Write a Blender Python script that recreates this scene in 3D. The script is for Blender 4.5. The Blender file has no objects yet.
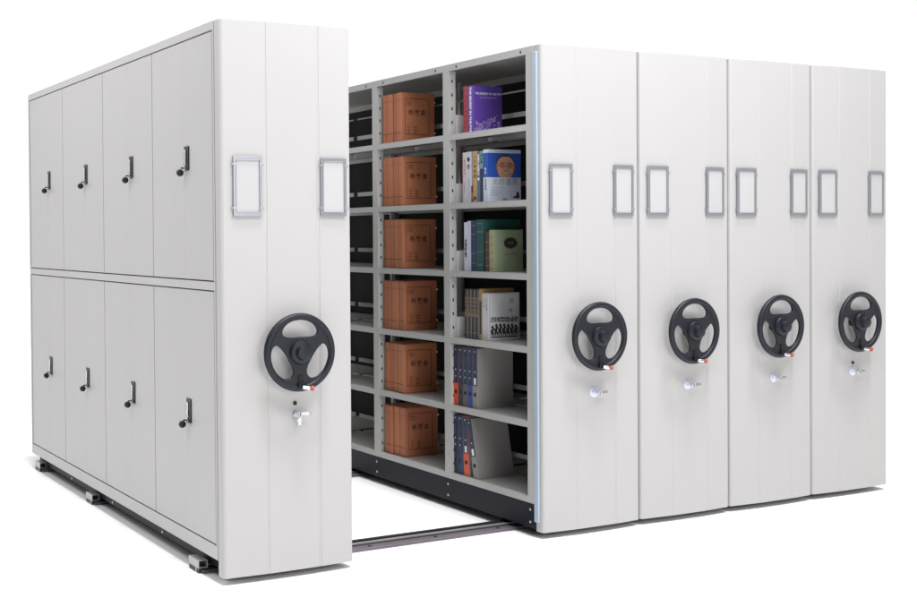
import bpy, math, random
from mathutils import Matrix, Vector
random.seed(4)
sc = bpy.context.scene
col = sc.collection
PI = math.pi

# ------------------------------------------------------------------ materials
def mat(name, color, rough=.5, metal=0., spec=.5, bump=0., bscale=200., var=0., vscale=3., coat=0.):
    m = bpy.data.materials.new(name); m.use_nodes = True
    nt = m.node_tree; b = nt.nodes['Principled BSDF']
    b.inputs['Base Color'].default_value = (*color, 1)
    b.inputs['Roughness'].default_value = rough
    b.inputs['Metallic'].default_value = metal
    b.inputs['Specular IOR Level'].default_value = spec
    b.inputs['Coat Weight'].default_value = coat
    tc = nt.nodes.new('ShaderNodeTexCoord')
    if bump:
        n = nt.nodes.new('ShaderNodeTexNoise'); n.inputs['Scale'].default_value = bscale
        n.inputs['Detail'].default_value = 3
        bp = nt.nodes.new('ShaderNodeBump'); bp.inputs['Strength'].default_value = bump
        bp.inputs['Distance'].default_value = .002
        nt.links.new(tc.outputs['Object'], n.inputs['Vector'])
        nt.links.new(n.outputs['Fac'], bp.inputs['Height'])
        nt.links.new(bp.outputs['Normal'], b.inputs['Normal'])
    if var:
        n = nt.nodes.new('ShaderNodeTexNoise'); n.inputs['Scale'].default_value = vscale
        n.inputs['Detail'].default_value = 5
        r = nt.nodes.new('ShaderNodeMapRange')
        r.inputs['To Min'].default_value = 1 - var; r.inputs['To Max'].default_value = 1 + var
        h = nt.nodes.new('ShaderNodeHueSaturation'); h.inputs['Color'].default_value = (*color, 1)
        nt.links.new(tc.outputs['Object'], n.inputs['Vector'])
        nt.links.new(n.outputs['Fac'], r.inputs['Value'])
        nt.links.new(r.outputs['Result'], h.inputs['Value'])
        nt.links.new(h.outputs['Color'], b.inputs['Base Color'])
    return m

PAINT = mat('light_grey_powder_coat', (.428, .421, .414), .42, spec=.35, bump=.10, bscale=420, var=.012, vscale=2.2)
nt = PAINT.node_tree      # slight oil-canning of the folded sheet, on top of the fine orange peel
tcp = nt.nodes.new('ShaderNodeTexCoord'); nz = nt.nodes.new('ShaderNodeTexNoise'); nz.inputs['Scale'].default_value = 2.6; nz.inputs['Detail'].default_value = 1
b2 = nt.nodes.new('ShaderNodeBump'); b2.inputs['Strength'].default_value = .5; b2.inputs['Distance'].default_value = .012
b1 = [n for n in nt.nodes if n.bl_idname == 'ShaderNodeBump' and n is not b2][0]
nt.links.new(tcp.outputs['Object'], nz.inputs['Vector']); nt.links.new(nz.outputs['Fac'], b2.inputs['Height'])
nt.links.new(b2.outputs['Normal'], b1.inputs['Normal'])
SHELF = mat('grey_shelf_steel', (.44, .44, .43), .5, spec=.3, bump=.08, bscale=400, var=.02)
BRKT = mat('white_bracket_paint', (.68, .68, .68), .4, spec=.3)
INNER_SHADE = mat('inner_shade_dark', (.016, .016, .015), .8, spec=.15, var=.1)  # near-black tone standing in for the shade deep inside the shelving
HOLE_SHADE = mat('hole_and_gap_shade', (.012, .012, .012), .9)  # dark patches for punched holes, and for the shade in door gaps
NAVY = mat('dark_navy_chassis', (.007, .008, .015), .5, spec=.18, var=.06, bump=.05)
PLAST = mat('navy_black_plastic', (.0085, .0095, .016), .42, spec=.35, bump=.25, bscale=900)
PLAST2 = mat('black_plastic', (.010, .010, .012), .35, spec=.25)
RUBBER = mat('pale_blue_bumper', (.38, .46, .55), .5)
STEEL = mat('bright_steel', (.62, .62, .66), .28, metal=1)
HOLDER = mat('brushed_alloy', (.33, .33, .37), .34, metal=.6, bump=.1, bscale=300)
CARD = mat('white_card', (.43, .43, .43), .6)
ZINC = mat('zinc_plate', (.42, .42, .41), .4, metal=.5, var=.05)
MAUVE = mat('primer_rail_steel', (.20, .175, .20), .38, metal=.4, var=.1, vscale=8)
RAILD = mat('black_rail_groove', (.015, .015, .02), .5)
KEYM = mat('worn_key_metal', (.30, .30, .31), .35, metal=.9)
RED = mat('red_plastic', (.40, .065, .035), .35)
LOCKRING = mat('pale_lock_ring', (.60, .64, .78), .3, metal=.3)
BROWN = mat('brown_kraft_board', (.42, .150, .070), .7, bump=.1, bscale=150, var=.06, vscale=7)
nt = BROWN.node_tree; oi = nt.nodes.new('ShaderNodeObjectInfo'); mr = nt.nodes.new('ShaderNodeMapRange')
mr.inputs['To Min'].default_value = .496; mr.inputs['To Max'].default_value = .503
hs = [n for n in nt.nodes if n.bl_idname == 'ShaderNodeHueSaturation'][0]
mr2 = nt.nodes.new('ShaderNodeMapRange'); mr2.inputs['To Min'].default_value = .88; mr2.inputs['To Max'].default_value = 1.08
hs2 = nt.nodes.new('ShaderNodeHueSaturation')
nt.links.new(oi.outputs['Random'], mr.inputs['Value']); nt.links.new(oi.outputs['Random'], mr2.inputs['Value'])
nt.links.new(hs.outputs['Color'], hs2.inputs['Color']); nt.links.new(mr.outputs['Result'], hs2.inputs['Hue']); nt.links.new(mr2.outputs['Result'], hs2.inputs['Value'])
nt.links.new(hs2.outputs['Color'], nt.nodes['Principled BSDF'].inputs['Base Color'])
INK = mat('dark_brown_print', (.07, .022, .012), .7)
BLACKINK = mat('black_print', (.015, .015, .015), .6)
GREYINK = mat('grey_print', (.30, .31, .34), .6)
WHITEINK = mat('white_print', (.80, .80, .82), .5)
PAGES = mat('paper_pages', (.66, .62, .54), .8, bump=.3, bscale=300)
FLOORM = mat('white_floor', (.93, .93, .93), .8, spec=0.2)
_c = {}
def cm(name, c, rough=.42, **k):
    if name not in _c: _c[name] = mat(name, c, rough, var=.04, vscale=9, **k)
    return _c[name]

# ------------------------------------------------------------------ mesh helper
class MB:
    def __init__(s): s.v = []; s.f = []; s.m = []; s.mats = []
    def mi(s, m):
        if m not in s.mats: s.mats.append(m)
        return s.mats.index(m)
    def add(s, vs, fs, m, M=None):
        o = len(s.v)
        for p in vs:
            p = Vector(p)
            if M is not None: p = M @ p
            s.v.append(tuple(p))
        k = s.mi(m)
        for f in fs: s.f.append([o + i for i in f]); s.m.append(k)
        return s
    def box(s, x0, x1, y0, y1, z0, z1, m, M=None):
        vs = [(x, y, z) for x in (x0, x1) for y in (y0, y1) for z in (z0, z1)]
        fs = [(0,1,3,2),(4,6,7,5),(0,4,5,1),(2,3,7,6),(0,2,6,4),(1,5,7,3)]
        return s.add(vs, fs, m, M)
    def lathe(s, prof, m, M=None, n=28):      # profile of (r, z) about Z
        vs = []; fs = []
        for r, z in prof:
            for i in range(n):
                a = 2*PI*i/n; vs.append((r*math.cos(a), r*math.sin(a), z))
        for j in range(len(prof)-1):
            for i in range(n):
                k = (i+1) % n
                fs.append((j*n+i, j*n+k, (j+1)*n+k, (j+1)*n+i))
        fs.append(tuple(range(n))[::-1]); fs.append(tuple((len(prof)-1)*n+i for i in range(n)))
        return s.add(vs, fs, m, M)
    def torus(s, R, r, m, M=None, n=64, k=14):
        vs = []; fs = []
        for i in range(n):
            a = 2*PI*i/n
            for j in range(k):
                b = 2*PI*j/k
                vs.append(((R+r*math.cos(b))*math.cos(a), (R+r*math.cos(b))*math.sin(a), r*math.sin(b)))
        for i in range(n):
            for j in range(k):
                fs.append((i*k+j, ((i+1)%n)*k+j, ((i+1)%n)*k+(j+1)%k, i*k+(j+1)%k))
        return s.add(vs, fs, m, M)
    def prism(s, pts, z0, z1, m, M=None):     # polygon in xy, extruded in z
        n = len(pts)
        vs = [(x, y, z0) for x, y in pts] + [(x, y, z1) for x, y in pts]
        fs = [tuple(range(n))[::-1], tuple(range(n, 2*n))] + [(i, (i+1)%n, n+(i+1)%n, n+i) for i in range(n)]
        return s.add(vs, fs, m, M)
    def mesh(s, me, m, M=None):
        return s.add([v.co.copy() for v in me.vertices], [tuple(p.vertices) for p in me.polygons], m, M)
    def build(s, name, parent=None, bevel=0, smooth=False, loc=None):
        me = bpy.data.meshes.new(name); me.from_pydata(s.v, [], s.f)
        for m in s.mats: me.materials.append(m)
        for p, k in zip(me.polygons, s.m): p.material_index = k
        import bmesh
        b = bmesh.new(); b.from_mesh(me); bmesh.ops.recalc_face_normals(b, faces=b.faces); b.to_mesh(me); b.free()
        if smooth:
            for p in me.polygons: p.use_smooth = True
            me.set_sharp_from_angle(angle=math.radians(35))
        o = bpy.data.objects.new(name, me); col.objects.link(o)
        if parent is not None: o.parent = parent
        if loc: o.location = loc
        if bevel:
            bv = o.modifiers.new('bevel', 'BEVEL'); bv.width = bevel; bv.segments = 2; bv.limit_method = 'ANGLE'
            bv.angle_limit = math.radians(40)
        return o

def T(x, y, z): return Matrix.Translation((x, y, z))
RX = Matrix.Rotation(PI/2, 4, 'X')            # xy plane -> xz plane, local +z -> -y
FRONT = RX                                     # decals on faces that look to -Y : u=+X v=+Z
SPINE = Matrix(((0,0,-1,0),(-1,0,0,0),(0,1,0,0),(0,0,0,1)))   # faces that look to -X : u=-Y v=+Z
SPINE_V = SPINE @ Matrix.Rotation(-PI/2, 4, 'Z')              # text running down the spine

def empty(name, loc, label, cat, group=None):
    o = bpy.data.objects.new(name, None); col.objects.link(o)
    o.location = loc; o.empty_display_size = .1
    o['label'] = label; o['category'] = cat
    if group: o['group'] = group
    return o
def copy_tree(o, parent=None):
    c = o.copy(); col.objects.link(c)
    if parent is not None: c.parent = parent
    for ch in list(o.children): copy_tree(ch, c)
    return c

_t = {}
def text_mesh(s, size, ex=.0002, align='CENTER', bold=0.):
    k = (s, size, ex, align, bold)
    if k in _t: return _t[k]
    cu = bpy.data.curves.new('lettering_curve', 'FONT'); cu.body = s; cu.size = size
    cu.extrude = ex; cu.align_x = align; cu.align_y = 'CENTER'; cu.resolution_u = 3; cu.offset = bold
    o = bpy.data.objects.new('lettering_curve', cu); col.objects.link(o)
    dg = bpy.context.evaluated_depsgraph_get()
    me = bpy.data.meshes.new_from_object(o.evaluated_get(dg))
    bpy.data.objects.remove(o); _t[k] = me
    return me

# ------------------------------------------------------------------ dimensions
H = 2.35; AX = 1.64; W = .602; W1 = .622; Y0 = .0655; B = .7606
Y4 = Y0 + 4*B
SH = [.19, .552, .910, 1.262, 1.618, 1.980]

# ------------------------------------------------------------------ floor
MB().add([(-60,-60,0),(60,-60,0),(60,60,0),(-60,60,0)], [(0,1,2,3)], FLOORM).build('floor')['kind'] = 'structure'

# ------------------------------------------------------------------ end panel with its fittings
def end_panel(root, w):
    e = .012
    pr = [(.002,Y0-.002),(.002,.034),(.0035,.024),(.008,.0165),(.017,e-.0002)]
    s1 = .2*w/.602; s2 = .432*w/.602
    pr += [(s1-.004,.0006),(s1-.0015,.0024),(s1+.0015,.0024),(s1+.004,0.)]
    pr += [(s2-.004,0.),(s2-.001,.0050),(s2+.009,.0028),(s2+.012,.0006)]
    pr += [(w-.018,e-.0002),(w-.010,.0165),(w-.006,.024),(w-.0045,.034),(w-.0045,Y0-.002)]
    m = MB(); m.prism(pr, .03, H, PAINT)
    return m.build('end_panel', root, bevel=.0015, smooth=False)

hw, hh, ht = .1285, .25, .015
def card_holder(root, x, tilt):
    Mt = T(x, 0, 1.661) @ Matrix.Rotation(tilt, 4, 'Z')
    M0 = Mt
    m = MB(); y1, y0 = -.0005, -.006
    a, b = hw/2, hh/2
    m.box(-a, a, y0, y1, b-.016, b, HOLDER, M0); m.box(-a, a, y0, y1, -b, -b+.016, HOLDER, M0)
    m.box(-a, -a+.0112, y0, y1, -b+.016, b-.016, HOLDER, M0); m.box(a-.0112, a, y0, y1, -b+.016, b-.016, HOLDER, M0)
    # raised inner bead and fixing ears
    for s in (-1, 1):
        m.box(s*(a-.0117)-.001, s*(a-.0117)+.001, y0-.002, y0, -b+.016, b-.016, HOLDER, M0)
        m.box(-a+.014, a-.014, y0-.002, y0, s*(b-.0165)-.001, s*(b-.0165)+.001, HOLDER, M0)
        for t in (-1, 1):
            m.box(s*a-.004+s*.004, s*a+.004+s*.004, y0+.001, y1, t*(b-.034)-.004, t*(b-.034)+.004, HOLDER, M0)
            m.lathe([(.0032,0),(.0032,.0015)], STEEL, M0 @ T(s*(a-.006), y0, t*(b-.034)) @ RX, 10)
    o = m.build('card_holder', root, bevel=.001)
    c = MB(); c.box(-a+.0114, a-.0114, -.0025, -.0005, -b+.0162, b-.0162, CARD, M0)
    c.build('card', o)
    return o

# wheel: spoke plate with three rounded windows, rim, hub, folding crank
def wheel_meshes():
    cu = bpy.data.curves.new('spokes_curve', 'CURVE'); cu.dimensions = '2D'; cu.fill_mode = 'BOTH'
    cu.extrude = .004; cu.bevel_depth = .003; cu.bevel_resolution = 2
    def spl(pts):
        s = cu.splines.new('POLY'); s.points.add(len(pts)-1)
        for p, q in zip(s.points, pts): p.co = (q[0], q[1], 0, 1)
        s.use_cyclic_u = True
    spl([(.152*math.cos(2*PI*i/96), .152*math.sin(2*PI*i/96)) for i in range(96)])
    def window(a0, a1, r0, r1, skew=0):
        am, da, rm, dr = (a0+a1)/2, (a1-a0)/2, (r0+r1)/2, (r1-r0)/2
        P = []
        for i in range(48):
            t = 2*PI*i/48
            c, s_ = math.cos(t), math.sin(t)
            u = math.copysign(abs(c)**.72, c); v = math.copysign(abs(s_)**.78, s_)
            r = rm + dr*v + .010*u*u*(1 if v < 0 else .0)
            a = math.radians(am + da*u*(1.0 + .0*v) + skew*v)
            P.append((r*math.cos(a), r*math.sin(a)))
        spl(P)
    window(42, 138, .062, .140)
    window(162, 252, .057, .140, -4)
    window(288, 378, .057, .140, 4)
    o = bpy.data.objects.new('spokes_curve', cu); col.objects.link(o)
    me = bpy.data.meshes.new_from_object(o.evaluated_get(bpy.context.evaluated_depsgraph_get()))
    bpy.data.objects.remove(o)
    return me
SPOKES = wheel_meshes()
def hand_wheel(root, x, z):
    C = T(x, -.060, z) @ RX
    w = MB(); w.mesh(SPOKES, PLAST, C)
    o = w.build('hand_wheel', root, smooth=True)
    r = MB(); r.torus(.151, .0145, PLAST, C); r.build('rim', o, smooth=True)
    h = MB()
    h.lathe([(.026,-.056),(.026,-.02),(.034,-.01),(.048,-.004),(.051,.012),(.046,.022),(.032,.027),(.030,.044),(.027,.050),(.018,.0525)], PLAST, C, 40)
    h.build('hub', o, smooth=True)
    # crank: dark slot in the bottom spoke, silver stem folded to the right, red end
    c = MB(); c.box(-.011,.011,-.005,.009,-.132,-.094, PLAST2, T(x,-.066,z))
    c.box(-.014,.014,-.012,.002,-.152,-.128, PLAST2, T(x,-.066,z))
    ck = c.build('crank_bracket', o, bevel=.001)
    Mh = T(x+.004, -.082, z-.146) @ Matrix.Rotation(math.radians(6), 4, 'Y') @ Matrix.Rotation(math.radians(-28), 4, 'Z') @ Matrix.Rotation(PI/2, 4, 'Y')
    s = MB(); s.lathe([(.005,-.004),(.0085,0),(.0085,.026),(.006,.030)], STEEL, Mh, 18)
    s.lathe([(.006,.0302),(.0105,.033),(.0115,.039),(.0095,.045),(.004,.047)], RED, Mh, 18)
    s.build('crank_knob', ck, smooth=True)
    return o

def panel_lock(root, x, z, plate=True, slot=False):
    C = T(x, .0, z) @ RX
    m = MB()
    if plate: m.lathe([(.026,-.001),(.026,.002),(.022,.0035)], LOCKRING, C, 28)
    m.lathe([(.0135,-.001),(.0135,.010),(.011,.013)], STEEL, C, 24)
    m.lathe([(.008,.013),(.008,.0135)], LOCKRING, C, 16)
    o = m.build('lock', root, smooth=True)
    k = MB()
    k.box(-.0015,.0015,-.040,-.013,-.005,.005, STEEL, T(x,0,z))
    K = T(x, -.030, z) @ Matrix.Rotation(math.radians(4), 4, 'Z')
    k.box(.0,.062,-.0022,.0022,-.0055,.0055, KEYM, K)
    k.torus(.011,.0022, STEEL, T(x,-.042,z) @ RX, 20, 8)
    if not plate:
        k.torus(.013,.0022, STEEL, T(x+.004,-.030,z-.020) @ RX @ Matrix.Rotation(.6,4,'Y'), 20, 8)
        k.box(-.003,.012,-.034,-.031,-.045,-.016, STEEL, T(x,0,z))
        k.prism([(.010,-.006),(.044,-.008),(.056,-.001),(.044,.007),(.010,.006)], -.001, .001, STEEL, T(x,-.034,z+.002) @ RX)
    k.build('key', o)
    if slot:
        q = MB(); q.lathe([(.0085,-.002),(.0085,.005),(.006,.006)], PLAST2, T(x-.002,0,z+.045) @ RX, 18)
        q.build('lock_button', o, smooth=True)
    return o

def chassis(root, x0, x1, z0, z1, ys, y1=Y4-.01):
    m = MB(); m.box(x0, x1, Y0+.0005, y1, z0, z1, NAVY)
    o = m.build('chassis', root, bevel=.002)
    for y in ys:
        for z in (z0+.25*(z1-z0), z0+.75*(z1-z0)):
            b = MB(); b.lathe([(.0065,0),(.0065,.003),(.004,.0045)], STEEL, T(x0, y, z) @ Matrix.Rotation(-PI/2, 4, 'Y'), 12)
            b.build('bolt', o, smooth=True)
    return o

# ------------------------------------------------------------------ closed cabinet with doors (left)
def door_lever(door, y, z, x):
    """latch plate with lever and a hanging key, on a face that looks to -X"""
    m = MB()
    m.box(x-.005, x, y-.027, y+.027, z-.053, z+.053, PLAST2)
    p = m.build('latch_plate', door, bevel=.002)
    l = MB()
    l.prism([(-.008,.040),(.007,.036),(.005,-.005),(.009,-.028),(-.003,-.031),(-.008,-.008),(-.004,.014)], 0, .005, STEEL, T(x-.0052, y+.004, z) @ SPINE)
    l.build('lever', p, bevel=.0015)
    k = MB()
    k.lathe([(.010,0),(.010,.004)], STEEL, T(x-.0052, y+.012, z-.042) @ Matrix.Rotation(-PI/2, 4, 'Y'), 18)
    k.box(x-.026, x-.009, y+.0108, y+.0132, z-.045, z-.039, PLAST2)
    k.lathe([(.001,-.016),(.011,-.013),(.016,-.004),(.016,.004),(.011,.013),(.001,.016)], PLAST2,
            T(x-.024, y+.026, z-.062) @ Matrix.Rotation(PI/2, 4, 'X'), 18)
    k.build('key', p, smooth=True)
def door(root, y0, y1, z0, z1, hz):
    g = .0032; xf = .0022; ym = (y0+y1)/2 - .042
    prof = [(.022, y0+g),(xf, y0+g),(xf, ym-.004),(xf+.0006, ym-.001),(xf+.0006, ym+.001),(xf, ym+.004),(xf, y1-g),(.022, y1-g)]
    m = MB(); m.prism(prof, z0+g, z1-g, PAINT)
    o = m.build('door', root, bevel=.001)
    door_lever(o, ym-.034, hz, xf)
    return o
def closed_cabinet():
    r = empty('storage_cabinet', (0,0,0), 'closed light grey cabinet with two tiers of four locked steel doors along its side', 'cabinet', 'movable archive cabinets')
    zb = .097
    m = MB()
    m.box(.026, .300, Y0, Y4, zb+.001, H-.004, PAINT)
    m.build('casing', r)
    m = MB(); m.box(.0257, .0259, Y0+.01, Y4-.01, zb+.01, H-.01, HOLE_SHADE); m.build('door_gap_shade', r)  # dark sheet added behind the doors so their gaps read as shade
    m = MB(); m.box(.3002, .304, Y0+.002, Y4-.002, zb+.002, H-.006, INNER_SHADE); m.build('inner_shade_panel', r)  # dark sheet standing in for the shade behind the aisle shelves
    for i in range(5):
        yc = Y0 + i*B + (.03 if i == 0 else -.03 if i == 4 else 0)
        m = MB(); m.box(W1-.05, W1-.012, yc-.026, yc+.026, zb, H-.036, SHELF); m.build('upright', r)
        if i < 4:
            for z in SH:
                m = MB(); a, b = Y0+i*B+(.057 if i == 0 else .027), Y0+(i+1)*B-(.057 if i == 3 else .027)
                m.box(.306, W1-.012, a, b, z-.004, z, SHELF); m.box(W1-.022, W1-.012, a, b, z-.031, z-.0042, SHELF)
                m.build('shelf', r)
    f = MB()
    f.box(-.001,.0255, Y0, Y4, H-.036, H, PAINT)
    f.box(-.001,.0255, Y0, Y4, 1.226, 1.262, PAINT)
    f.box(-.001,.0255, Y0, Y4, zb, zb+.058, PAINT)
    for a, b in ((zb+.058, 1.226), (1.262, H-.036)):
        f.box(-.001,.0255, Y0, Y0+.013, a, b, PAINT); f.box(-.001,.0255, Y4-.022, Y4, a, b, PAINT)
    f.build('door_frame', r, bevel=.001)
    ya, yb = Y0+.0215, Y4-.025
    ys = [ya] + [Y0+i*B for i in (1,2,3)] + [yb]
    for i in range(4):
        door(r, ys[i], ys[i+1], 1.264, H-.038, 1.795)
        door(r, ys[i], ys[i+1], zb+.060, 1.224, .688)
    t = MB(); t.box(.027, W1-.012, Y0, Y4, H-.0035, H-.0002, PAINT); t.box(W1-.024, W1-.012, Y0, Y4, H-.035, H-.0036, PAINT); t.build('top_cover', r)
    chassis(r, .046, W1-.02, .035, zb-.001, [Y0+i*B+.03 for i in range(5)][:4])
    end_panel(r, W1)
    card_holder(r, .121, math.radians(-3.4)).name = 'card_holder'
    card_holder(r, .524, math.radians(3.4))
    hand_wheel(r, .327, .963)
    panel_lock(r, .333, .697, plate=False, slot=True)
    return r
left = closed_cabinet()

# ------------------------------------------------------------------ right block
def fittings(r, slot=False):
    end_panel(r, W)
    card_holder(r, .1085, math.radians(-3.4)); card_holder(r, .490, math.radians(3.4))
    hand_wheel(r, .290, .960)
    panel_lock(r, .303, .686, plate=True, slot=slot)

def open_rack():
    r = empty('open_shelving', (AX,0,0), 'light grey open cabinet of six-tier shelves holding boxes and books beside the aisle', 'shelving', 'movable archive cabinets')
    # uprights
    for i in range(5):
        yc = Y0 + i*B + (.030 if i == 0 else 0) - (.030 if i == 4 else 0)
        for x0, x1, s in ((0, .042, 1), (W-.045, W-.004, -1)):
            m = MB()
            m.box(x0, x1, yc-.026, yc+.026, .159, H-.036, SHELF)
            if s == 1:
                m.box(x0-.0016, x0-.0002, yc-.029, yc+.029, .159, H-.0365, SHELF)
            n = 0
            z = .24
            while z < H-.06:
                for sy in (-1, 1):
                    m.box(x0+.016, x0+.024, yc+sy*.026-.0006, yc+sy*.026+.0006, z-.008, z+.008, HOLE_SHADE)
                z += .0722; n += 1
            m.build('upright', r)
    # shelves, back stops, side brackets
    def ya(i): return Y0 + i*B + (.0565 if i == 0 else .0265)
    def yb(i): return Y0 + (i+1)*B - (.0565 if i == 3 else .0265)
    for i in range(4):
        for z in SH:
            a, b = ya(i), yb(i)
            m = MB()
            m.box(.0, .285, a, b, z-.004, z, SHELF); m.box(-.001, .010, a, b, z-.031, z-.0042, SHELF)
            m.box(.275, .285, a, b, z-.026, z-.0042, SHELF)
            m.build('shelf', r)
            m = MB()
            m.box(.315, W-.006, a, b, z-.004, z, SHELF); m.box(.315, .325, a, b, z-.028, z-.0042, SHELF)
            m.box(W-.016, W-.006, a, b, z-.028, z-.0042, SHELF)
            m.build('shelf', r)
            m = MB()
            m.box(.288, .296, a, b, z+.085, z+.110, SHELF)
            if z > 1.9: m.box(.288, .294, a, b, z+.215, z+.223, SHELF)
            m.build('back_stop', r)
            for yy in (a+.0015, b-.0015):
                m = MB()
                m.box(.0425, .20, yy-.001, yy+.001, z+.0005, z+.105, BRKT)
                sg = -1 if yy > (a+b)/2 else 1
                m.lathe([(.017,0),(.017,.0006)], HOLE_SHADE, T(.118, yy+sg*.001, z+.045) @ Matrix.Rotation(-sg*PI/2*-1, 4, 'X'), 20)
                m.build('shelf_bracket', r)
        m = MB()   # slim rear posts behind the back stops
        for yy in (ya(i)+.30, ):
            m.box(.2965, .308, yy-.008, yy+.008, .19, H-.04, SHELF)
        m.build('rear_post', r)
    # top with front lip
    m = MB()
    m.box(-.0015, W-.006, Y0, Y4, H-.006, H-.001, SHELF)
    m.box(-.0015, .012, Y0, Y4, H-.036, H-.0062, SHELF); m.box(W-.016, W-.006, Y0, Y4, H-.036, H-.0062, SHELF)
    for i in range(5):
        for dy in (-.1, .1):
            yy = Y0+i*B+dy
            if Y0+.02 < yy < Y4-.02:
                m.box(-.0022,-.0014, yy-.005, yy+.005, H-.027, H-.014, HOLE_SHADE)
    m.build('top_cover', r)
    chassis(r, .0, W-.006, .040, .158, [Y0+.04, Y0+B, Y0+2*B, Y0+3*B, Y4-.04])
    fittings(r)
    b = MB(); b.box(-.007, .012, .036, Y0+.004, .075, H-.030, RUBBER)
    b.build('bumper_strip', r, bevel=.004)
    return r
rack = open_rack()

def closed_unit(i, label, side, slot=False):
    r = empty('shelving_unit', (AX+i*W,0,0), label, 'shelving', 'movable archive cabinets')
    m = MB(); m.box(.0, W-.006, Y0, Y4, .159, H-.006, side[1]); 
    m.build('casing', r)
    m = MB(); m.box(-.001, .004, Y0+.001, Y4-.001, .161, H-.04, side[0])  # dark sheet in place of the shade seen through the open bays
    m.build('side_shade_panel', r)
    m = MB(); m.box(.0, W-.006, Y0, Y4, H-.0055, H-.001, SHELF); m.build('top_cover', r)
    chassis(r, .0, W-.006, .040, .158, [Y0+.04])
    fittings(r, slot)
    return r
closed_unit(1, 'narrow grey cabinet end with handwheel, second from the left in the joined block of four', (INNER_SHADE, SHELF))
closed_unit(2, 'narrow grey cabinet end with handwheel, third from the left in the joined block of four', (INNER_SHADE, SHELF))
closed_unit(3, 'outermost right grey cabinet end, with a small black button above its lock', (INNER_SHADE, PAINT), True)

# ------------------------------------------------------------------ floor rails
def rail(y, label, dx=0):
    r = empty('floor_rail', (dx, y, 0), label, 'rail', 'floor rails under the cabinets')
    m = MB()
    m.box(.0, 4.02, -.085, .068, .0005, .006, MAUVE)
    m.box(.0, 4.02, -.080, -.030, .0061, .014, MAUVE)
    bp = m.build('base_plate', r, bevel=.001)
    m = MB()
    m.box(.001, 4.02, -.022, .060, .0061, .013, RAILD)
    m.box(.001, 4.02, -.006, .012, .0131, .020, ZINC)
    m.box(.001, 4.02, .034, .058, .0131, .022, RAILD)
    m.build('track', r, bevel=.0008)
    x = .12
    while x < 4.0:
        m = MB(); m.lathe([(.009,0),(.009,.002),(.006,.0035)], RAILD, T(x, -.055, .0141), 12); x += .36
        m.build('screw', bp)
    # end stop: a short hollow tube lying across the rail end
    m = MB()
    x0, x1, y0, y1, z0, z1, t = -.014, .0285, -.070, .045, .0225, .056, .003
    m.box(x0, x1, y0, y1, z1-t, z1, ZINC); m.box(x0, x1, y0, y1, z0, z0+t, ZINC)
    m.box(x0, x0+t, y0, y1, z0+t, z1-t, ZINC); m.box(x1-t, x1, y0, y1, z0+t, z1-t, ZINC)
    m.box(x0+t, x1-t, y0+.03, y0+.033, z0+t, z1-t, RAILD)
    e = m.build('end_stop', r)
    m = MB()
    m.box(-.012, -.0002, -.068, -.040, .002, .0220, RAILD); m.box(-.012, -.0002, -.0398, -.028, .002, .0220, ZINC); m.box(-.012, -.0002, -.0278, .044, .002, .0220, RAILD)
    m.build('stop_base', e)
rail(.320, 'steel floor rail nearest the viewer, crossing the aisle in front')
rail(1.90, 'middle steel floor rail, glimpsed across the aisle behind the nearest rail', .012)
rail(3.00, 'rearmost steel floor rail, its end stop showing at the far left corner', .016)

# ------------------------------------------------------------------ archive boxes
def archive_box(th):
    """origin: bottom, spine edge on the near side. spine looks to -X, cover to -Y"""
    h, d = .280, .226
    r = bpy.data.objects.new('archive_box', None); col.objects.link(r)
    m = MB(); m.box(0, d, 0, th, 0, h, BROWN); m.build('carton', r, bevel=.006)
    S = T(-.0002, th/2, 0) @ SPINE
    p = MB()
    for v in (.05, .052, .236): p.prism([(-th/2+.002,v),(th/2-.002,v),(th/2-.002,v+.0016),(-th/2+.002,v+.0016)], 0, .0004, INK, S)
    for k in range(4):
        p.prism([(-th*.2,.185-k*.028),(th*.1,.185-k*.028),(th*.1,.186-k*.028),(-th*.2,.186-k*.028)], 0, .0003, INK, S)
    F = T(0, -.0002, 0) @ FRONT
    u0, u1, v0, v1 = .024, .186, .040, .246
    for (a, b, c, e) in ((u0,u1,v0,v0+.003),(u0,u1,v1-.003,v1),(u0,u0+.003,v0+.003,v1-.003),(u1-.003,u1,v0+.003,v1-.003)):
        p.prism([(a,c),(b,c),(b,e),(a,e)], 0, .0005, INK, F)
    p.mesh(text_mesh('档 案 盒', .032, .0003, 'CENTER', .0004), INK, F @ T((u0+u1)/2, .166, .0003))
    p.mesh(text_mesh('全宗号', .011, .0003, 'LEFT'), INK, F @ T(u0+.012, .226, .0003))
    p.mesh(text_mesh('目录号', .011, .0003, 'LEFT'), INK, F @ T(u0+.012, .212, .0003))
    for k in range(3): p.mesh(text_mesh('年度 —— 期限', .010, .0003, 'LEFT'), INK, F @ T(u0+.014, .082-k*.015, .0003))
    p.prism([(u0+.012,.095),(u0+.060,.095),(u0+.060,.0962),(u0+.012,.0962)], 0, .0004, INK, F)
    p.build('printing', r)
    for v in (.052, .228):
        t = MB(); t.lathe([(.0052,0),(.0052,.002),(.003,.003)], WHITEINK, T(d+.001-.004, -.0002, v) @ RX, 12)
        t.build('string_stud', r)
    return r
protos = {t: archive_box(t) for t in (.040, .047, .055, .062)}
ordin = ['leftmost', 'second from left', 'third from left', 'rightmost, its lettered cover showing']
rows = ['bottom', 'fifth', 'fourth', 'third', 'second', 'top']
used = set()
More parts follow.
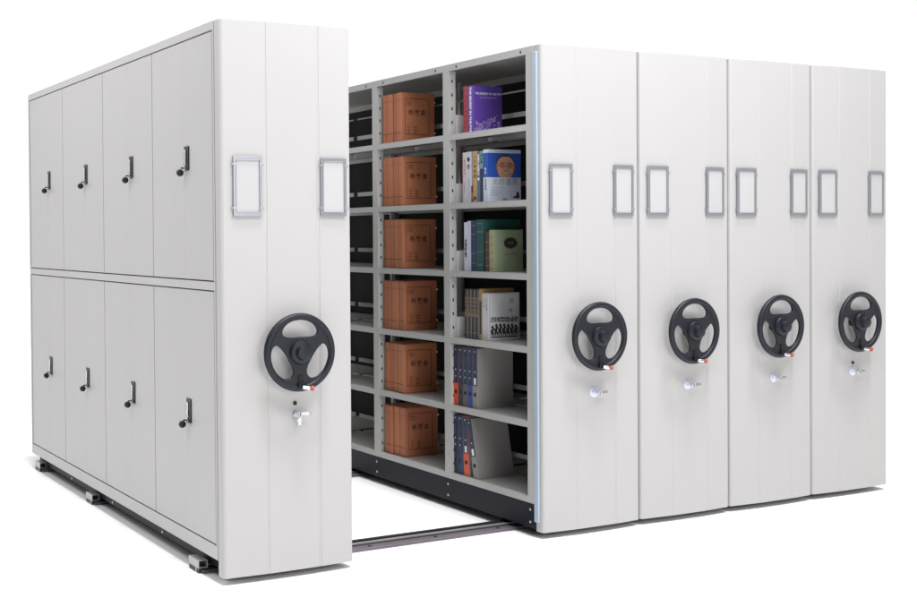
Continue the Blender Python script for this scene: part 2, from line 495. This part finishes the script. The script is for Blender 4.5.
for si, z in enumerate(SH):
    seq = random.sample([.062, .047, .040, .047, .055, .047], 4)
    if si == 5: seq = [.040, .062, .047, .047]
    if si == 3: seq = [.062, .047, .047, .040]
    tot = sum(seq); y = 1.320 + (.200 - tot)*.5
    place = []
    yy = y
    for t in reversed(seq):
        place.append((yy, t)); yy += t + .005
    place = place[::-1]
    for k, (yv, t) in enumerate(place):
        o = protos[t] if t not in used else copy_tree(protos[t])
        used.add(t)
        o.location = (AX+.022 + random.uniform(-.004,.006), yv, z+.0004); o.rotation_euler.z = random.uniform(-.012, .012)
        o['label'] = f'brown cardboard archive box on the {rows[si]} shelf, {ordin[k]} in its row'
        o['category'] = 'archive box'; o['group'] = 'brown archive boxes in the middle bay'
for t, o in protos.items():
    if t not in used:
        for c in list(o.children): bpy.data.objects.remove(c)
        bpy.data.objects.remove(o)

# ------------------------------------------------------------------ books
def book(y, th, z, h, d, cover, label, x=.032, name='book', hard=True, spine=None):
    """y = near face; th thickness; spine looks to -X, cover to -Y"""
    r = empty(name, (AX+x, y, z+.0006), label, 'book', 'books in the near bay')
    m = MB(); t = .0025
    m.box(t, d, 0, t, 0, h, cover); m.box(t, d, th-t, th, 0, h, cover)
    m.box(0, t, 0, th, 0, h, spine or cover)
    c = m.build('cover', r, bevel=.0008)
    p = MB(); p.box(t+.0002, d-.004, t+.0002, th-t-.0002, .003, h-.004, PAGES); p.build('pages', r)
    r['dims'] = (th, h, d)
    return r
def dims(r): return tuple(r['dims'])
class Dec:
    def __init__(s, r): s.r = r; s.m = MB(); s.th, s.h, s.d = dims(r); s.F = T(0,-.0001,0) @ FRONT; s.S = T(-.0001, s.th/2, 0) @ SPINE
    def rect(s, M, a, b, c, e, m, L=1): s.m.prism([(a,c),(b,c),(b,e),(a,e)], 0, .0003*L, m, M); return s
    def front(s, a, b, c, e, m, L=1): return s.rect(s.F, a, b, c, e, m, L)
    def spine(s, a, b, c, e, m, L=1): return s.rect(s.S, a, b, c, e, m, L)
    def ell(s, M, cx, cy, rx, ry, m, L=1, n=28, a0=0, a1=2*PI, full=True):
        s.m.prism([(cx+rx*math.cos(a0+(a1-a0)*i/n), cy+ry*math.sin(a0+(a1-a0)*i/n)) for i in range(n + (0 if full else 1))], 0, .0003*L, m, M); return s
    def txt(s, M, t, size, u, v, m, L=1, align='CENTER', bold=0, down=False):
        M2 = M @ T(u, v, .0003*L)
        if down: M2 = M2 @ Matrix.Rotation(-PI/2, 4, 'Z')
        s.m.mesh(text_mesh(t, size, .0002, align, bold), m, M2); return s
    def stack(s, t, size, u, v, m, L=1, bold=0, lead=1.15):
        for i, ch in enumerate(t): s.txt(s.S, ch, size, u, v-i*size*lead, m, L, 'CENTER', bold)
        return s
    def done(s, name='cover_print'):
        s.m.build(name, s.r)
        if 'dims' in s.r: del s.r['dims']

PURP = cm('violet_cover', (.115, .055, .36)); REDC = cm('crimson_cover', (.33, .03, .045))
z6, z5, z4, z3 = SH[5], SH[4], SH[3], SH[2]
# top shelf
b = book(.668, .042, z6, .243, .185, REDC, 'red hardback leaning against the violet book on the top shelf'); d = Dec(b)
for k in range(8): d.spine(-.008, .006, .03+k*.027, .034+k*.027, BLACKINK)
d.done()
b = book(.618, .048, z6, .240, .180, PURP, 'violet hardback with white title and scattered pale dots on its cover'); d = Dec(b)
LIL = cm('pale_lilac_print', (.42, .30, .66)); LIL2 = cm('mid_lilac_print', (.30, .20, .58))
d.txt(d.F, 'THE SECRET IN THE PYE', .0150, .091, .200, WHITEINK, 1, 'CENTER', .0003)
d.txt(d.F, 'IN A CONTINUING MIND', .0095, .093, .180, LIL, 1, 'CENTER', .0002)
d.txt(d.S, 'THE SECRET IN THE PYE', .0215, -.004, .120, WHITEINK, 1, 'CENTER', .0009, down=True)
rr = random.Random(9)
for k in range(64):
    u = rr.uniform(.014, .168); vm = .02 + .085*(.35+.65*abs(u-.04)/.14); v = rr.uniform(.008, vm)
    R_ = rr.choice([.003,.004,.004,.006,.009])
    if .05 < u < .14 and v < .04: R_ = max(R_, .006)
    L = 1 + (k % 5)*.3
    if k % 3: d.ell(d.F, u, v, R_, R_, LIL if k % 2 else LIL2, L, 10)
    else:
        for j in range(5):
            a = j*2*PI/5
            d.ell(d.F, u+R_*.9*math.cos(a), v+R_*.9*math.sin(a), R_*.5, R_*.5, LIL, L+.2+j*.05, 8)
d.done()

# second shelf
IV = cm('ivory_cover', (.58, .55, .56)); LAV = cm('pale_lavender_cover', (.56, .56, .64)); MAR = cm('maroon_cover', (.12, .025, .03))
YEL = cm('ochre_cover', (.50, .32, .09)); BLU = cm('slate_blue_cover', (.08, .15, .30)); TEA = cm('teal_cover', (.17, .33, .32)); DNV = cm('dark_navy_cover', (.025, .03, .05))
PINK = cm('dull_rose_print', (.45, .22, .22))
b = book(.686, .036, z5, .262, .18, IV, 'ivory paperback leftmost on the second shelf, with faded rose print'); d = Dec(b)
d.stack('新文化史', .019, .002, .215, PINK, 1, .0006); d.stack('文选集录', .012, 0, .10, GREYINK)
d.spine(-.0175, -.014, .004, .258, PINK); d.done()
b = book(.645, .040, z5, .264, .18, LAV, 'pale lavender paperback with two bold black characters on its spine'); d = Dec(b)
d.stack('春 潮', .024, -.001, .222, BLACKINK, 1, .0012, .8); d.stack('现代文学丛书', .012, .002, .11, GREYINK)
d.done()
b = book(.626, .018, z5, .085, .15, MAR, 'low dark red booklet squeezed between the lavender and ochre books'); Dec(b).spine(-.004,.004,.02,.05,PINK).done()
b = book(.590, .035, z5, .264, .18, YEL, 'ochre yellow book on the second shelf beside the slate blue one'); d = Dec(b)
d.stack('人生的智慧', .017, 0, .235, MAR, 1, .0004, 1.5); d.spine(-.012,.012,.012,.030, MAR); d.done()
b = book(.562, .027, z5, .258, .18, BLU, 'slate blue book with white spine title on the second shelf'); d = Dec(b)
d.stack('世界通史讲义', .018, 0, .235, WHITEINK, 1, .0008, 1.0); d.ell(d.S, 0, .118, .008, .008, WHITEINK); d.done()
b = book(.536, .025, z5, .262, .18, DNV, 'dark book whose spine is teal above and near black below'); d = Dec(b)
d.spine(-.0125, .0125, .170, .261, TEA); d.stack('经济学', .015, 0, .235, BLACKINK, 2, .0008); d.done()
BLUE2 = cm('royal_blue_cover', (.025, .09, .42)); PW = cm('cool_white_cover', (.60, .66, .76))
b = book(.492, .042, z5, .266, .205, PW, 'white and blue hardback showing a smiling bespectacled man on its cover'); d = Dec(b)
SK = cm('printed_skin', (.58, .29, .19)); SK2 = cm('printed_skin_light', (.62, .33, .23)); SKD = cm('printed_skin_dark', (.24, .085, .06)); HR = cm('printed_hair', (.035, .016, .012))
d.front(.0, .205, .124, .248, BLUE2); d.spine(-.021, .021, .124, .248, BLUE2)
cx, cy = .110, .180
PF = d.F @ T(cx, cy-.002, 0) @ Matrix.Diagonal((1.20, 1.06, 1, 1)) @ T(-cx, -cy, 0)
d.ell(PF, cx-.001, cy+.022, .047, .037, HR, 2, 30)
d.m.prism([(cx-.045,cy+.018),(cx-.036,cy+.038),(cx-.018,cy+.050),(cx+.018,cy+.050),(cx+.036,cy+.036),(cx+.044,cy+.014),(cx+.043,cy-.014),(cx+.036,cy-.036),(cx+.022,cy-.0515),(cx-.026,cy-.0515),(cx-.038,cy-.036),(cx-.045,cy-.012)], 0, .0009, SK, PF)
d.m.prism([(cx-.052,cy+.006),(cx-.044,cy+.012),(cx-.044,cy-.020),(cx-.050,cy-.014)], 0, .0008, SKD, PF)
d.m.prism([(cx+.050,cy+.006),(cx+.043,cy+.012),(cx+.043,cy-.020),(cx+.049,cy-.014)], 0, .0008, SKD, PF)
d.ell(PF, cx-.003, cy+.034, .028, .009, SK2, 3.4, 20)
for s in (-1, 1):
    d.ell(PF, cx+s*.0185, cy+.0035, .0125, .0095, BLACKINK, 3.5, 20); d.ell(PF, cx+s*.0185, cy+.0032, .0106, .0078, SK, 3.9, 20)
    d.ell(PF, cx+s*.0185, cy+.003, .005, .0028, BLACKINK, 4.2, 12)
    d.m.prism([(cx+s*.008,cy+.016),(cx+s*.030,cy+.015),(cx+s*.029,cy+.018),(cx+s*.010,cy+.0195)], 0, .0013, HR, PF)
    d.ell(PF, cx+s*.026, cy-.016, .009, .010, SK2, 3.4, 16)
    d.m.prism([(cx+s*.030,cy+.005),(cx+s*.044,cy+.008),(cx+s*.044,cy+.010),(cx+s*.030,cy+.008)], 0, .0013, BLACKINK, PF)
d.rect(PF, cx-.006, cx+.006, cy+.004, cy+.006, BLACKINK, 4)
d.m.prism([(cx-.003,cy),(cx+.003,cy),(cx+.009,cy-.016),(cx,cy-.0195),(cx-.009,cy-.016)], 0, .0012, SK2, PF)
d.ell(PF, cx-.004, cy-.0175, .004, .0018, SKD, 4.4, 10); d.ell(PF, cx+.004, cy-.0175, .004, .0018, SKD, 4.5, 10)
d.m.prism([(cx-.018,cy-.028),(cx,cy-.031),(cx+.018,cy-.028),(cx+.010,cy-.037),(cx-.010,cy-.037)], 0, .0012, SKD, PF)
d.m.prism([(cx-.014,cy-.029),(cx,cy-.0315),(cx+.014,cy-.029),(cx+.008,cy-.0335),(cx-.008,cy-.0335)], 0, .0014, WHITEINK, PF)
d.txt(d.F, '比尔·盖茨', .037, .106, .100, GREYINK, 1, 'CENTER', .0005)
d.txt(d.F, 'THE AUTHORIZED STORY OF A PIONEER', .0075, .112, .256, GREYINK)
for k in range(4): d.txt(d.F, '改变世界的人生传奇'[:9-k], .0085, .020, .072-k*.013, GREYINK, 1, 'LEFT')
d.txt(d.F, '出版社', .010, .105, .012, BLACKINK)
d.m.prism([(.150,.022),(.185,.018),(.196,.022),(.190,.050),(.180,.054),(.176,.034)], 0, .0006, BLACKINK, d.F)
d.m.torus(.018, .0007, GREYINK, d.F @ T(.158,.036,.0003), 24, 6)
d.stack('传记', .016, 0, .165, WHITEINK, 2, .0004); d.stack('比尔盖茨', .013, 0, .110, BLACKINK, 1, .0003)
d.done()

# third shelf
GRN = cm('dark_teal_green_cloth', (.012, .085, .075), .6); NB = cm('navy_blue_cloth', (.022, .045, .12), .6)
BRN = cm('dark_brown_leather', (.075, .03, .022)); SAGE = cm('sage_green_cloth', (.22, .27, .17), .65); SAGES = cm('olive_cream_spine', (.33, .34, .19)); GOLD = cm('gold_print', (.28, .21, .07))
WHT = cm('white_glossy_spine', (.66, .69, .78))
b = book(.681, .031, z4, .254, .17, WHT, 'white book leftmost on the third shelf with black spine lettering'); d = Dec(b)
d.stack('大百科全书', .021, .001, .155, BLACKINK, 1, .0012, 1.05); d.done()
b = book(.650, .030, z4, .260, .17, cm('cool_white_board', (.58, .61, .72)), 'plain cool white book next to the navy one on the third shelf'); Dec(b).txt(Dec(b).S, '', .01, 0, 0, GREYINK).spine(-.004,.004,.235,.24,GREYINK).done()
b = book(.604, .044, z4, .262, .19, NB, 'navy blue cloth volume on the third shelf'); d = Dec(b)
for v in (.04,.09,.19,.235): d.spine(-.020,.020,v,v+.003,GOLD)
d.done()
b = book(.540, .058, z4, .266, .235, GRN, 'tall dark green cloth volume standing behind the sage book'); d = Dec(b)
for v in (.03,.036,.10,.20,.206,.245): d.spine(-.027,.027,v,v+.002,GOLD)
d.done()
b = book(.486, .034, z4, .205, .17, BRN, 'dark brown leather volume against the sage book'); d = Dec(b)
for v in (.03,.07,.11,.15): d.spine(-.015,.015,v,v+.003,GOLD)
d.done()
b = book(.440, .044, z4, .212, .178, SAGE, 'sage green book with a black oval emblem on its cover', spine=SAGES); d = Dec(b)
for v in (.015,.055,.095,.135,.175): d.spine(-.018,.018,v,v+.004,GOLD)
d.ell(d.F, .100, .145, .036, .025, BLACKINK, 1, 30)
for k in range(18):
    a = 2*PI*k/18; d.ell(d.F, .100+.038*math.cos(a), .145+.026*math.sin(a), .0045, .0045, BLACKINK, 1.3+.03*k, 8)
d.txt(d.F, '文库', .018, .100, .145, GOLD, 2); d.txt(d.F, 'COLLECTED WORKS', .008, .100, .088, BLACKINK)
d.done()

# fourth shelf
DK = cm('black_brown_spine', (.035, .028, .022)); TAN = cm('tan_board', (.36, .22, .085)); TAN2 = cm('old_gold_band', (.25, .15, .06))
yy = .678
for k in range(4):
    b = book(yy, .0315, z3, .258 + .002*(k % 2), .18, DK, ['leftmost black book with an old gold band on the fourth shelf','second black and gold banded book on the fourth shelf','third black and gold banded book on the fourth shelf','black and gold banded book touching the tan one'][k]); d = Dec(b)
    d.spine(-.015, .003, .115, .215, TAN2); d.stack('古今图书', .016, -.006, .200, BLACKINK, 2, .0006, 1.3)
    d.spine(.008, .013, .006, .252, GREYINK); d.spine(-.010, .010, .03, .034, GOLD); d.done()
    yy -= .0328
b = book(.552, .026, z3, .262, .20, TAN, 'tan board book standing taller behind the white illustrated pair'); Dec(b).spine(-.008,.008,.03,.20,DK).done()
PAPER = cm('warm_white_cover', (.56, .56, .58))
b = book(.527, .024, z3, .240, .196, PAPER, 'inner one of the two matching white illustrated volumes'); d = Dec(b)
d.stack('山水画', .013, 0, .205, GREYINK, 1, .0003, 1.2); d.done()
b = book(.497, .029, z3, .242, .196, PAPER, 'white book with a black ink frieze of figures along its lower cover'); d = Dec(b)
d.stack('山水画集', .014, 0, .210, GREYINK, 1, .0004, 1.2)
for (a, b2, c, e) in ((.006,.190,.236,.238),(.006,.008,.006,.235),(.188,.190,.006,.235)): d.front(a,b2,c,e,GREYINK)
d.txt(d.F, '云', .030, .145, .200, BLACKINK); d.txt(d.F, '水', .026, .140, .150, BLACKINK)
d.front(.015,.183,.014,.020,BLACKINK,1)
rr = random.Random(3)
for k in range(11):
    u = .022+k*.0153
    # curling wave line
    for j in range(5):
        a = rr.uniform(0,6); rX = .0075
        d.ell(d.F, u+rX*math.cos(a+j), .106+.011*math.sin(a+j*1.3), .0042, .0028, BLACKINK, 1+.05*j+.02*(k%3), 9)
    d.m.torus(.0075, .0015, BLACKINK, d.F @ T(u, .104, 0), 14, 6)
for k in range(7):
    u = .026+k*.0243
    hgt = rr.uniform(.034,.046)
    d.ell(d.F, u, .026+hgt+.006, .0075, .0080, BLACKINK, 1.2, 12)
    d.m.torus(.0125, .0022, BLACKINK, d.F @ T(u+.003, .026+hgt*.5, 0), 14, 6)
    d.m.prism([(u-.009,.024),(u-.003,.024),(u+.006,.026+hgt),(u-.003,.026+hgt)], 0, .0005, BLACKINK, d.F)
    d.m.prism([(u+.006,.022),(u+.012,.022),(u+.001,.024+hgt),(u-.004,.024+hgt*.9)], 0, .0006, BLACKINK, d.F)
    d.m.prism([(u-.013,.03+hgt*.6),(u-.010,.026+hgt*.5),(u+.014,.03+hgt*.8),(u+.012,.034+hgt*.85)], 0, .00065, BLACKINK, d.F)
d.done()

# ------------------------------------------------------------------ binders (lower two shelves)
GREYB = cm('warm_grey_board', (.26, .243, .24), .6); NAVL = cm('dark_blue_label', (.012, .024, .065), .4)
ORG = cm('orange_red_spine', (.66, .085, .025)); BLK = cm('charcoal_spine', (.03, .03, .035)); SLT = cm('slate_spine', (.10, .10, .11)); BL3 = cm('cobalt_spine', (.03, .06, .28))
def binder(y, th, z, base, label, lean=0, tag=True, x=.020):
    h, dd = .312, .225
    r = empty('ring_binder', (AX+x, y, z+.0006), label, 'binder', 'ring binders on the lower shelves')
    r.rotation_euler.x = math.radians(-lean)
    m = MB(); t = .003
    m.box(t, dd, 0, t, 0, h, GREYB if base is not ORG else GREYB); m.box(t, dd, th-t, th, 0, h, GREYB)
    m.box(0, t, 0, th, 0, h, base)
    m.build('board', r, bevel=.001)
    p = MB(); p.box(t+.001, dd-.02, t+.001, th-t-.001, .006, h-.012, PAGES); p.build('papers', r)
    s = MB(); S = T(-.0001, th/2, 0) @ SPINE
    s.prism([(-th/2+.001,.118),(th/2-.001,.118),(th/2-.001,h-.002),(-th/2+.001,h-.002)], 0, .0004, NAVL, S)
    s.prism([(-th/2+.004,.124),(-th/2+.0055,.124),(-th/2+.0055,h-.006),(-th/2+.004,h-.006)], 0, .0006, GREYINK, S)
    for v in (h-.022, .185, .150): s.prism([(-.003,v),(.003,v),(.003,v+.007),(-.003,v+.007)], 0, .0007, WHITEINK, S)
    s.mesh(text_mesh('档案资料', .012, .0002, 'CENTER'), SLT, S @ T(0,.24,.0006) @ Matrix.Rotation(-PI/2,4,'Z'))
    if tag: s.prism([(-.008,.124),(.010,.124),(.010,.158),(-.008,.158)], 0, .0009, WHITEINK, S)
    s.build('spine_label', r)
    g = MB(); g.torus(.0095, .0022, BLK, S @ T(0,.072,0), 20, 8); g.lathe([(.008,0),(.008,.0006)], HOLE_SHADE, S @ T(0,.072,0), 18)
    g.build('finger_ring', r)
    return r
zz = SH[1]
seq = [(.766,.044,ORG,'orange-red spined binder leftmost on the second lowest shelf'),(.722,.043,BLK,'charcoal spined binder next to the orange-red one, second lowest shelf'),
       (.678,.043,SLT,'slate grey spined binder in the middle of the five upright ones'),(.634,.043,BL3,'cobalt blue spined binder on the second lowest shelf'),
       (.588,.045,GREYB,'warm grey binder with its blank side board showing, standing upright')]
for k, (y, th, b_, lb) in enumerate(seq): binder(y-.008, th, zz, b_, lb, tag=(k == 4))
zz = SH[0]
binder(.775-.008, .042, zz, BLK, 'charcoal spined binder leftmost on the lowest shelf', tag=False)
binder(.730-.008, .043, zz, NB, 'navy spined binder second on the lowest shelf', tag=False)
binder(.668-.008, .046, zz, ORG, 'orange-red binder leaning slightly on the lowest shelf', lean=3, tag=True)
binder(.570+.002, .046, zz, GREYB, 'warm grey binder leaning back hard against the orange-red one', lean=12.5, tag=True)

# ------------------------------------------------------------------ camera (solved from the photograph's vanishing points)
cam = bpy.data.cameras.new('camera'); co = bpy.data.objects.new('camera', cam); col.objects.link(co)
yaw, pit, rol = .4811, -.0158, -.0078
Fv = Vector((math.sin(yaw)*math.cos(pit), math.cos(yaw)*math.cos(pit), math.sin(pit)))
R_ = Vector((math.cos(yaw), -math.sin(yaw), 0)); U_ = R_.cross(Fv)
R2 = R_*math.cos(rol) + U_*math.sin(rol); U2 = -R_*math.sin(rol) + U_*math.cos(rol)
M = Matrix((R2, U2, -Fv)).transposed().to_4x4(); M.translation = Vector((-2.0136, -4.802, 1.4526))
co.matrix_world = M
cam.sensor_fit = 'HORIZONTAL'; cam.sensor_width = 36; cam.lens = 1260.2289/917*36
cam.shift_x = (458.5-327.4073)/917; cam.shift_y = -(299-255.4541)/917
cam.clip_end = 300; cam.clip_start = .05
sc.camera = co

# ------------------------------------------------------------------ light
WLO = .15
w = bpy.data.worlds.new('World'); sc.world = w; w.use_nodes = True
bg = w.node_tree.nodes['Background']; bg.inputs['Color'].default_value = (1, 1, 1, 1); bg.inputs['Strength'].default_value = 1.0
nt = w.node_tree      # white surround behind the cabinets, its strength lowered elsewhere to darken the doors
tc = nt.nodes.new('ShaderNodeTexCoord'); dp = nt.nodes.new('ShaderNodeVectorMath'); dp.operation = 'DOT_PRODUCT'
dp.inputs[1].default_value = (.48, .877, 0)
mr = nt.nodes.new('ShaderNodeMapRange'); mr.interpolation_type = 'SMOOTHSTEP'
for k, v in (('From Min', -.15), ('From Max', .5), ('To Min', WLO), ('To Max', 1.06)): mr.inputs[k].default_value = v
nt.links.new(tc.outputs['Generated'], dp.inputs[0]); nt.links.new(dp.outputs['Value'], mr.inputs['Value'])
nt.links.new(mr.outputs['Result'], bg.inputs['Strength'])
def sun(name, d, e, ang, c=(1,1,1)):
    l = bpy.data.lights.new(name, 'SUN'); l.energy = e; l.angle = math.radians(ang); l.color = c
    o = bpy.data.objects.new(name, l); col.objects.link(o)
    o.rotation_euler = (-Vector(d)).to_track_quat('-Z', 'Y').to_euler(); return o
def area(name, loc, tgt, sx, sy, e, c=(1,1,1)):
    l = bpy.data.lights.new(name, 'AREA'); l.shape = 'RECTANGLE'; l.size = sx; l.size_y = sy; l.energy = e; l.color = c
    o = bpy.data.objects.new(name, l); col.objects.link(o); o.location = loc
    o.rotation_euler = (Vector(tgt)-Vector(loc)).to_track_quat('-Z', 'Y').to_euler(); return o
sun('overhead_fill', (.0, -.22, 1), 2.75, 9)  # unseen light added from above so the floor burns out to white
area('top_front_fill', (1.7, -2.2, 4.3), (1.7, 0, 2.0), 4.6, 1.0, 160, (.96, .955, 1))  # unseen light added high in front, brightening the panel tops
area('front_fill', (.55, -6.6, 2.3), (1.75, .6, 1.35), 2, 2, 115, (1, .99, .985))  # unseen fill added from the viewer's side to lift the book covers
area('side_fill', (-1.9, 1.6, 4.0), (0, 1.6, 2.0), 4, .9, 68, (.97, .95, 1))  # unseen fill added on the left to lift the upper doors

sc.view_settings.view_transform = 'Standard'; sc.view_settings.look = 'None'
sc.view_settings.exposure = 0; sc.view_settings.gamma = 1
sc.render.engine = 'CYCLES'
